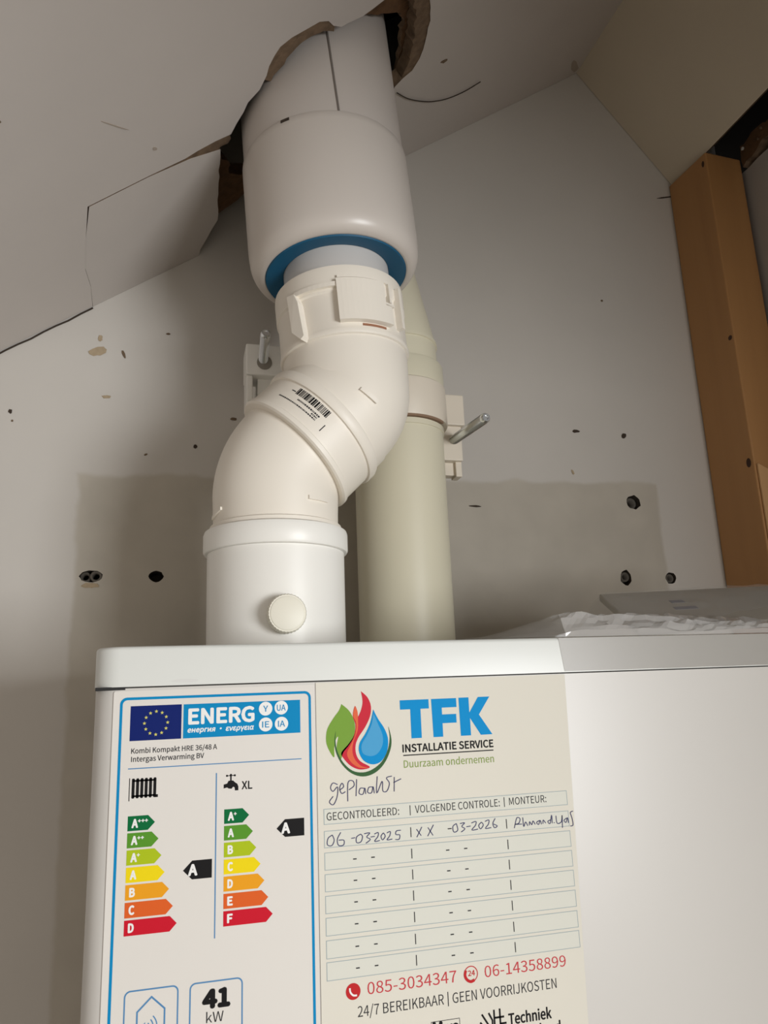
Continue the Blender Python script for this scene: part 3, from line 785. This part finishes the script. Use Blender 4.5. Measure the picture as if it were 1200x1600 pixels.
hand('handwritten_date', [
    [(85.0, -72.6), (82.6, -74.2), (82.2, -77.4), (84.6, -78.0), (86.0, -75.4), (85.0, -72.6)],
    [(89.8, -71.6), (87.8, -75.0), (88.4, -78.2), (91.2, -78.2), (91.4, -75.8), (88.6, -75.6)],
    [(95.6, -75.2), (97.8, -75.0)],
    [(101.0, -73.4), (98.6, -74.8), (98.6, -77.6), (101.0, -77.4), (102.0, -74.8), (101.0, -73.4)],
    [(103.0, -73.4), (106.2, -73.2), (104.4, -75.2), (106.4, -76.6), (103.8, -78.4)], [(106.6, -75.4), (109.0, -75.2)],
    [(108.8, -74.0), (111.0, -73.4), (110.8, -75.4), (108.8, -77.8), (111.8, -77.6)],
    [(114.0, -73.8), (112.6, -75.4), (113.4, -77.4), (115.0, -75.6), (114.0, -73.8)],
    [(116.0, -74.0), (118.0, -73.4), (117.6, -75.6), (116.0, -77.6), (119.0, -77.4)],
    [(124.2, -73.2), (121.6, -73.4), (121.2, -75.2), (123.4, -75.6), (123.0, -77.8), (120.8, -77.8)]])
hand('handwritten_date', [
    [(133.4, -73.4), (136.0, -77.0)], [(136.6, -72.4), (133.4, -77.6)], [(140.2, -73.0), (143.0, -77.4)], [(143.6, -71.8), (139.8, -77.6)],
    [(157.4, -72.2), (155.2, -73.6), (155.6, -76.6), (158.0, -75.8), (157.4, -72.2)], [(159.6, -72.4), (162.4, -72.2), (160.6, -74.0), (162.4, -75.4), (160.0, -77.0)], [(163.4, -74.4), (166.0, -74.2)],
    [(166.6, -72.6), (169.4, -72.0), (169.0, -74.0), (166.6, -76.4), (170.4, -76.2)], [(172.8, -72.6), (171.0, -74.2), (172.0, -76.2), (173.8, -74.2), (172.8, -72.6)],
    [(175.0, -72.4), (177.4, -71.8), (177.0, -74.0), (175.0, -76.2), (178.6, -76.0)], [(181.4, -71.2), (179.8, -73.8), (180.6, -76.2), (182.4, -75.4), (180.2, -74.2)]])
hand('handwritten_name', [
    [(193.0, -77.4), (195.0, -72.0), (197.0, -72.6), (196.0, -75.0), (193.6, -75.4), (198.0, -75.6)], [(198.8, -72.0), (199.0, -77.0), (200.4, -74.6), (201.6, -76.8)],
    [(202.6, -76.6), (203.0, -74.6), (204.2, -76.4), (205.2, -74.4), (206.4, -76.4)], [(209.4, -74.4), (207.4, -75.4), (208.6, -76.6), (209.8, -74.4), (210.4, -76.6)],
    [(211.4, -76.4), (211.8, -74.4), (213.2, -76.2)], [(216.6, -74.6), (214.6, -75.4), (216.0, -76.6), (217.4, -72.0), (217.4, -76.6)], [(218.4, -76.4), (219.0, -76.4)],
    [(220.2, -72.6), (220.6, -76.8), (223.4, -76.2), (224.2, -72.6), (223.8, -79.6)], [(227.0, -74.4), (225.2, -75.6), (226.4, -76.8), (227.6, -74.2), (228.0, -77.2)],
    [(231.6, -70.8), (229.8, -71.6), (230.6, -74.8), (230.8, -78.6), (229.0, -79.0)]])
# telephone lines
ic = flat('phone_disc', [circ(94.4, -150.8, 4.0)], M_PHONE2, fy, Y1)
strokes('handset', [smooth_line([(92.6, -149.0), (92.9, -151.0), (94.4, -152.6), (96.4, -152.8)], 5)], 0.9, M_WHITE, ic, Y2)
text('phone_number', '085-3034347', 102.2, 152.4, -153.2, 5.7, M_PHONE, fy, Y1)
i2 = flat('phone_ring', [circ(160.9, -150.3, 4.1), circ(160.9, -150.3, 3.6)], M_PHONE2, fy, Y1)
text('ring_digits', '24', 159.3, 163.2, -151.2, 2.6, M_PHONE2, i2, Y1, bold=0.01)
strokes('handset', [smooth_line([(158.0, -148.2), (157.4, -150.6), (158.4, -152.8), (160.6, -154.0), (162.8, -153.4)], 5)], 1.5, M_PHONE2, i2, Y2)
text('phone_number', '06-14358899', 169.0, 218.6, -153.0, 5.6, M_PHONE, fy, Y1)
text('hours_line', '24/7 BEREIKBAAR', 96.6, 144.5, -163.2, 5.0, M_INKG, fy, Y1)
flat('line_bar', [rect(146.7, -164.4, 147.2, -157.4)], M_INKG, fy, Y1)
text('fees_line', 'GEEN VOORRIJKOSTEN', 149.5, 211.7, -163.3, 5.0, M_INKG, fy, Y1)
# trade association marks at the lower edge of the frame
flat('badge_outline', [rect(136.6, -181, 153.0, -170.7), rect(136.9, -180.7, 152.7, -171.0)], M_INKG, fy, Y1)
text('badge_letters', 'kiwa', 138.0, 151.8, -178.2, 6.4, M_INK, fy, Y1, bold=0.03)
strokes('association_symbol', [[(165.8, -170.8), (169.4, -176.4), (169.4, -180)], [(169.8, -170.6), (171.8, -174.4), (171.8, -180)], [(173.0, -169.4), (173.0, -180)], [(176.4, -169.2), (176.4, -180)], [(173.0, -173.4), (178.8, -173.4)], [(164.6, -174.6), (168.6, -179.0)], [(176.4, -176.6), (180.0, -176.6)]], 1.0, M_INK, fy, Y1)
text('association_name', 'Techniek', 181.4, 207.0, -177.8, 5.2, M_INK, fy, Y1, bold=0.012)
text('association_name', 'Nederland', 181.4, 212.0, -185.2, 5.2, M_INK, fy, Y1, bold=0.012)

# ================================================================== FLUE
# lower socket standing in the boiler top
FX, FY = 0.0677, 0.100
sock = empty('flue_socket'); tag(sock, 'straight white flue socket with a round test cap rising from the boiler', 'pipe')
revolve('barrel', (FX, FY, 0), (0, 0, 1), [(0.0323, 0.0484), (0.1015, 0.0487)], M_PP2, sock)
revolve('rim', (FX, FY, 0), (0, 0, 1), [(0.1015, 0.0480), (0.1020, 0.0507), (0.1035, 0.0515), (0.1150, 0.0515), (0.1170, 0.0508), (0.1178, 0.0490), (0.1178, 0.0465)], M_PP2, sock)
def disc_y(name, x, z, prof, mat, parent, n=48, knurl=0):
    V, F = [], []
    for y, r in prof:
        for i in range(n):
            a = 2 * math.pi * i / n
            q = r * (1 + (0.028 if knurl and i % 2 else 0.0))
            V.append((x + q * math.cos(a), y, z + q * math.sin(a)))
    for k in range(len(prof) - 1):
        for i in range(n):
            j = (i + 1) % n; F.append((k * n + i, k * n + j, (k + 1) * n + j, (k + 1) * n + i))
    F.append(tuple(range(n))); F.append(tuple((len(prof) - 1) * n + i for i in range(n)))
    o = mk(name, V, F, mat, parent, True); autosmooth(o, 30); return o
disc_y('test_cap', 0.0672, 0.0540, [(0.060, 0.0110), (0.0475, 0.0123), (0.0425, 0.0123), (0.0412, 0.0116)], M_KNOB, sock, 72, 1)
disc_y('cap_face', 0.0672, 0.0540, [(0.0420, 0.0112), (0.0408, 0.0108), (0.0405, 0.0100)], M_KNOB, sock, 48)
box('print_smudge', (0.0640, 0.0505, 0.0335), (0.0720, 0.0522, 0.0350), M_DIRT, sock)

# S-bend path: up, 45 degrees to the right, up again
Rb, Rb2 = 0.050, 0.022
A0 = Vector((FX, FY, 0.1435))
def bend1(a): return A0 + Vector((Rb * (1 - math.cos(a)), 0, Rb * math.sin(a))), Vector((math.sin(a), 0, math.cos(a)))
E1, D45 = bend1(math.pi / 4)
B0 = Vector((0.1169, FY, 0.2134))
def bend2(a):     # a runs from 45 deg to 0
    c = B0 + Vector((-Rb2 * math.cos(math.pi / 4), 0, Rb2 * math.sin(math.pi / 4)))
    return c + Vector((Rb2 * math.cos(a), 0, -Rb2 * math.sin(a))), Vector((math.sin(a), 0, math.cos(a)))
elb1 = empty('flue_elbow'); tag(elb1, 'lower white flue elbow bending right out of the straight socket', 'elbow')
st = [((FX, FY, 0.108), (0, 0, 1), 0.0446), ((FX, FY, 0.130), (0, 0, 1), 0.0450)]
for k in range(15):
    p, t = bend1(math.pi / 4 * k / 14); st.append((p, t, 0.0455))
st.append((E1 + D45 * 0.012, D45, 0.0455))
sweep('bend', st, M_PP, elb1)
st = [(A0 + Vector((0, 0, z)), (0, 0, 1), r) for z, r in ((-0.0253, 0.0450), (-0.0250, 0.0472), (-0.0225, 0.0472), (-0.0215, 0.0452))]
sweep('stop_ring', st, M_PP, elb1)
patch('mould_mark', A0 + Vector((0, 0, -0.010)), (0, 0, 1), 0.0450, 0.0466, 22, 44, 0.0, 0.0028, M_PP, elb1)
patch('mould_mark', A0 + Vector((0, 0, -0.018)), (0, 0, 1), 0.0446, 0.0464, -82, -62, 0.0, 0.0022, M_PP, elb1, skew=0.004)

elb2 = empty('flue_elbow'); 
tag(elb2, 'upper white flue elbow whose slanting collar carries a printed barcode', 'elbow')
S0 = E1 + D45 * (-0.003)          # foot of the slanting socket
prof = [(0.0, 0.0455), (0.0002, 0.0502), (0.0014, 0.0516), (0.0046, 0.0516), (0.0054, 0.0504), (0.0280, 0.0504), (0.0284, 0.0520), (0.0300, 0.0527), (0.0350, 0.0527), (0.0366, 0.0520), (0.0372, 0.0497), (0.0495, 0.0496), (0.0500, 0.0484)]
sweep('socket_collar', [(S0 + D45 * h, D45, r) for h, r in prof], M_PP, elb2)
st = [(S0 + D45 * 0.040, D45, 0.0484)]
for k in range(15):
    p, t = bend2(math.pi / 4 * (1 - k / 14)); st.append((p, t, 0.0484))
O2 = Vector((0.1233, 0.100, 0.2470))
UP = Vector((-0.06, 0.05, 1.0)).normalized()
st += [(O2, UP, 0.0483), (O2 + UP * 0.016, UP, 0.0483)]
sweep('bend', st, M_PP, elb2)
patch('mould_mark', B0 + D45 * 0.003, D45, 0.0485, 0.0503, 4, 22, 0.0, 0.0030, M_PP, elb2, 8, 0.003)
# printed barcode and small print on the slanting collar
rr = 0.0503
def ink(a0, a1, h0, h1, mat=M_INK, name='barcode_bar'): patch(name, S0, D45, rr - 0.0003, rr + 0.0002, a0, a1, h0, h1, mat, bc, 2)
bc = empty('printed_barcode'); bc.parent = elb2
bc['label'] = 'black printed barcode and small print'
BC_A, BC_H = -31.0, 0.0205
rnd = random.Random(21); a = BC_A
while a < BC_A + 34:
    wv = rnd.choice((0.4, 0.6, 0.9, 1.5)); ink(a, a + wv, BC_H, BC_H + 0.0058); a += wv + rnd.choice((0.4, 0.5, 0.8))
ink(BC_A - 5, BC_A - 1, BC_H + 0.0010, BC_H + 0.0018, M_INKG, 'print_dash')
for h, a0, a1, hh in ((0.0170, -25, -1, 0.0012), (0.0150, -8, -2, 0.0012), (0.0132, -42, -2, 0.0010)):
    a = a0
    while a < a1:
        wv = rnd.choice((0.7, 1.1, 1.6)); ink(a, min(a + wv, a1), h, h + hh, M_INKG, 'print_glyph'); a += wv + 0.5
ink(6.0, 6.8, 0.0105, 0.0165, M_INKG, 'print_bracket')

# upper locking collar with its snap clip (front half of the bracket)
br1 = empty('pipe_bracket'); tag(br1, 'white snap bracket round the flue below the blue gasket, bolt at its left ear', 'bracket', None)
C0 = O2 + UP * 0.008
revolve('collar', C0, UP, [(0.0, 0.0486), (0.0006, 0.0500), (0.0024, 0.0506), (0.0050, 0.0500), (0.0060, 0.0497), (0.034, 0.0497), (0.0352, 0.0510), (0.052, 0.0512), (0.0556, 0.0508), (0.0562, 0.0490), (0.0562, 0.0455)], M_PP, br1)
clip = patch('snap_clip', C0, UP, 0.0492, 0.0548, -15, 25, 0.0085, 0.0425, M_PP, br1, 10)
patch('clip_tongue', C0, UP, 0.0492, 0.0548, 25, 31, 0.0085, 0.0235, M_PP, clip, 3)
patch('clip_pin', C0, UP, 0.0500, 0.0530, 25, 37, 0.0258, 0.0275, M_PP, clip, 3)
patch('hinge_bar', C0, UP, 0.0492, 0.0550, 42, 46, 0.010, 0.0440, M_PP, br1, 3)
patch('hinge_bar', C0, UP, 0.0492, 0.0535, 31, 33, 0.028, 0.0440, M_PP, br1, 2)
patch('top_ledge', C0, UP, 0.0492, 0.0538, -52, -15, 0.0370, 0.0405, M_PP, br1, 8)
patch('lip', C0, UP, 0.0495, 0.0530, -14, 30, 0.0440, 0.0460, M_PP, br1, 8)
# tapering side lever
t_, f_, g_ = frame(UP)
V = []
for r_ in (0.0490, 0.0565):
    for an, h in ((-57, 0.0385), (-50, 0.0375), (-47, 0.0300), (-44, 0.0015), (-47, -0.0005), (-55, 0.0080)):
        aa = math.radians(an); V.append(C0 + t_ * h + (f_ * math.cos(aa) + g_ * math.sin(aa)) * r_)
mk('side_lever', V, [tuple(range(6)), tuple(range(6, 12))] + [(i, (i + 1) % 6, 6 + (i + 1) % 6, 6 + i) for i in range(6)], M_PP, br1)
patch('worn_gap', C0, UP, 0.0494, 0.0500, 4, 27, 0.0060, 0.0078, simple('brown_residue', (150, 104, 78), 0.8), br1, 6)
# back half: ear with a bolt, arm to the wall
def ear_l(a, b, nm='ear', bev=0.0012): return box(nm, a, b, M_PP2, br1, bev)
ear_l((0.0530, 0.1860, 0.2790), (0.1020, 0.2150, 0.3080))
ear_l((0.0535, 0.1880, 0.2510), (0.0590, 0.2140, 0.2790), 'ear_cheek')
ear_l((0.0640, 0.1960, 0.2560), (0.0840, 0.2140, 0.2790), 'ear_web', 0.0)
ear_l((0.0880, 0.1480, 0.2600), (0.1280, 0.2150, 0.3060), 'saddle')
ear_l((0.0640, 0.2150, 0.2500), (0.1240, 0.2690, 0.3000), 'wall_arm')
def bolt(p0, p1, r, parent):
    p0, p1 = Vector(p0), Vector(p1); d = (p1 - p0).normalized(); L = (p1 - p0).length
    prof = []
    k = 0; h = 0.0
    while h < L - 0.003:
        prof.append((h, r if k % 2 == 0 else r * 0.90)); h += 0.0006; k += 1
    prof += [(L - 0.002, r * 0.95), (L, r * 0.7), (L, r * 0.45), (L - 0.0012, r * 0.4)]
    revolve('bolt', p0, d, prof, M_STEEL, parent, n=20)
bolt((0.0693, 0.205, 0.2935), (0.0640, 0.130, 0.2915), 0.0042, br1)
disc_y('recess_shade', 0.0690, 0.2905, [(0.1858, 0.0066), (0.1850, 0.0066)], M_RECESS, br1, 20)  # raised grey disc, the recess shade is put into its colour

# roof terminal: blue gasket, white sleeve, duct that goes up through the ceiling
T0 = O2 + UP * 0.0
term = empty('flue_terminal'); tag(term, 'large white flue terminal sleeve with a blue gasket passing through the ceiling', 'terminal')
revolve('inner_duct', T0, UP, [(0.058, 0.0425), (0.130, 0.0425)], M_SILVER, term)
revolve('gasket', T0, UP, [(0.0900, 0.0428), (0.0862, 0.0428), (0.0846, 0.0480), (0.0842, 0.0565), (0.0900, 0.0590), (0.1000, 0.0590)], M_BLUE, term)
sh = [(0.1000, 0.0585), (0.0880, 0.0568), (0.0852, 0.0572), (0.0850, 0.0585)]
for k in range(9):
    q = math.radians(90 * k / 8); sh.append((0.0850 + 0.016 * (1 - math.cos(q)), 0.0585 + 0.0100 * math.sin(q)))
sh += [(0.104, 0.0688), (0.110, 0.0690), (0.180, 0.0690), (0.1855, 0.0690), (0.1862, 0.0686), (0.1862, 0.0660)]
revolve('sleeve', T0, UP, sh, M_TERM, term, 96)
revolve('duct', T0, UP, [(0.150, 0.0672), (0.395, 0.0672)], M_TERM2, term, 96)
patch('duct_seam', T0, (UP + Vector((-0.03, 0, 0))).normalized(), 0.0650, 0.0681, 3.0, 4.1, 0.186, 0.33, simple('seam_line', (120, 112, 106), 0.7), term, 1)
patch('edge_nick', T0, UP, 0.0680, 0.0694, -40, -34, 0.1835, 0.1858, M_DIRT, term, 2)
patch('edge_nick', T0, UP, 0.0665, 0.0700, 86, 90, 0.176, 0.190, M_MARK, term, 2)

# ivory air pipe to the right, bending back behind the terminal
AX, AY = 0.1896, 0.1876
air = empty('air_pipe'); tag(air, 'ivory plastic air pipe standing behind and to the right of the flue', 'pipe')
revolve('barrel', (AX, AY, 0), (0, 0, 1), [(0.0323, 0.0406), (0.2330, 0.0404)], M_PVC, air)
revolve('coupling', (AX, AY, 0), (0, 0, 1), [(0.2700, 0.0395), (0.2700, 0.0436), (0.2895, 0.0434), (0.2912, 0.0426), (0.2912, 0.038)], M_PVC, air)
AU = Vector((-0.165, 0.15, 1)).normalized()
st = [((AX, AY, 0.282), (0, 0, 1), 0.0385)]
A1 = Vector((AX, AY, 0.300))
for k in range(7):
    q = k / 6; tt = Vector((0, 0, 1)).lerp(AU, q).normalized()
    st.append((A1 + Vector((-0.165 * 0.5 * q * q * 0.02, 0.15 * 0.5 * q * q * 0.02, 0.02 * q)), tt, 0.0385))
last = st[-1][0]
st.append((last + AU * 0.26, AU, 0.0385))
sweep('upper_length', st, M_PVC, air)
revolve('ridge', A1 + Vector((0, 0, 0.004)), (Vector((0, 0, 1)) + AU * 0.3).normalized(), [(0.006, 0.0383), (0.0065, 0.0398), (0.0090, 0.0398), (0.0095, 0.0383)], M_PVC, air, close=True)

br2 = empty('pipe_bracket'); tag(br2, 'ivory snap bracket round the air pipe with a bolt sticking out at its right ear', 'bracket')
M_BRK = simple('ivory_bracket', (222, 212, 196), 0.45, var=0.03, scale=20)
revolve('band', (AX, AY, 0), (0, 0, 1), [(0.2345, 0.0400), (0.2345, 0.0444), (0.2358, 0.0450), (0.2690, 0.0446), (0.2698, 0.0438), (0.2698, 0.0400)], M_BRK, br2)
revolve('lower_lip', (AX, AY, 0), (0, 0, 1), [(0.2270, 0.0402), (0.2275, 0.0414), (0.2320, 0.0414), (0.2325, 0.0402)], M_PVC, br2, close=True)
patch('band_gap', (AX, AY, 0), (0, 0, 1), 0.0404, 0.0440, -30, 50, 0.2326, 0.2346, simple('brown_gap', (138, 112, 90), 0.8), br2, 14)
box('ear', (0.2290, 0.1880, 0.2430), (0.2550, 0.2000, 0.2730), M_BRK, br2, 0.001)
box('ear_block', (0.2330, 0.1930, 0.2100), (0.2530, 0.2130, 0.2440), M_BRK, br2, 0.001)
box('ear_cheek', (0.2470, 0.1980, 0.1960), (0.2530, 0.2120, 0.2110), M_BRK, br2, 0.0005)
box('ear_web', (0.2370, 0.2020, 0.1980), (0.2470, 0.2120, 0.2110), M_BRK, br2)
box('saddle', (0.1550, 0.2150, 0.2100), (0.2400, 0.2300, 0.2700), M_BRK, br2, 0.001)
box('wall_arm', (0.1600, 0.2280, 0.2150), (0.2150, 0.2690, 0.2450), M_BRK, br2, 0.001)
bolt((0.2447, 0.212, 0.2315), (0.2447, 0.1142, 0.2229), 0.0045, br2)

# ================================================================== SMALL THINGS
wire = tube('loose_wire', [on_left(x, y, -0.0016) for x, y in smooth_line([(0.1905, 0.146), (0.206, 0.162), (0.225, 0.1765), (0.243, 0.187), (0.262, 0.1935), (0.282, 0.1945), (0.299, 0.1905)], 6)], 0.00055, M_WIRE)
tag(wire, 'thin dark wire curling out of the ceiling hole', 'wire')

# plastic bag with a booklet lying on the boiler
bag = empty('plastic_bag'); tag(bag, 'crumpled clear plastic bag with papers lying on top of the boiler', 'bag')
def sstep(a, b, x):
    t = max(0.0, min(1.0, (x - a) / (b - a))); return t * t * (3 - 2 * t)
NX, V, F = 84, [], []
XA, XB = 0.172, 0.500
PROF = 22
for i in range(NX + 1):
    q = i / NX; x = XA + (XB - XA) * q
    roll = 0.0135 * (0.05 + 0.95 * sstep(0.172, 0.243, x)) * (1 - 0.62 * sstep(0.26, 0.40, x))       # front roll of film
    back = 0.0400 * sstep(0.272, 0.312, x) + 0.008 * max(0, (x - 0.312) / 0.18)                          # papers lift the rear
    zb = 0.0326
    for k in range(PROF + 1):
        s = k / PROF
        if s < 0.28:
            a = s / 0.28 * math.pi
            y = 0.012 - 0.012 * math.cos(0.5 * a) * 1.0 + 0.001; z = zb + roll * (0.5 - 0.5 * math.cos(a))
        elif s < 0.85:
            t = (s - 0.28) / 0.57
            y = 0.013 + 0.085 * t; z = zb + roll * (1 - 0.35 * sstep(0, 1, t)) + (back - roll * 0.65) * sstep(0.0, 1.0, t) * (back > 0.004)
        else:
            t = (s - 0.85) / 0.15
            y = 0.098 + 0.006 * t; z = zb + max(roll * 0.65, back) * (1 - t)
        pv = Vector((x * 22, y * 190, z * 240))
        cr1 = 1 - abs(noise.noise(pv)) * 2
        cr2 = 1 - abs(noise.noise(pv * 2.3 + Vector((7, 3, 1)))) * 2
        wgt = 1.0 if s < 0.45 else 0.35
        amp = (0.0022 * cr1 + 0.0016 * cr2) * wgt * (0.08 + 1.1 * sstep(0.222, 0.250, x))
        if 0 < k < PROF: z = max(zb + 0.0001, z + amp); y = y - amp * 0.5 * (s < 0.4)
        V.append((x + 0.15 * y * (s > .2), y, z))
W = PROF + 1
for i in range(NX):
    for k in range(PROF):
        F.append((i * W + k, i * W + k + 1, (i + 1) * W + k + 1, (i + 1) * W + k))
TF = [t for f in F for t in ((f[0], f[1], f[2]), (f[0], f[2], f[3]))]
mk('film', V, TF, [M_BAG, M_BAG1], bag, False, midx=[1 if V[t[0]][0] < 0.236 or V[t[0]][1] > 0.032 else 0 for t in TF])
def book_fn(c): return Vector((c.x + 0.15 * c.y, c.y, c.z + 0.52 * (c.y - 0.03) + 0.04 * (c.x - 0.32)))
book = box('booklet', (0.305, 0.030, 0.0345), (0.485, 0.092, 0.0405), M_BOOK, bag, 0.0012, 2, book_fn)
for k, (x0, x1) in enumerate(((0.352, 0.372), (0.356, 0.368))):
    box('print_line', (x0, 0.055 + 0.012 * k, 0.0404), (x1, 0.060 + 0.012 * k, 0.0407), M_BOOKINK, book, 0.0, 2, book_fn)
grey_strip = prism('cover_strip', [[(0.2345, 0.0112)] + [(0.2345 + 0.02 * k, 0.0110 + 0.0002 * (k % 2)) for k in range(1, 9)] + [(0.4066, 0.0112), (0.4066, 0.0318), (0.232, 0.0318)]],
            lambda u, v, w_: Vector((u, w_, v)), -0.00115, -0.0009, [M_STRIP, M_STRIP], bag)  # translucent strip, greys the right part of the cover front
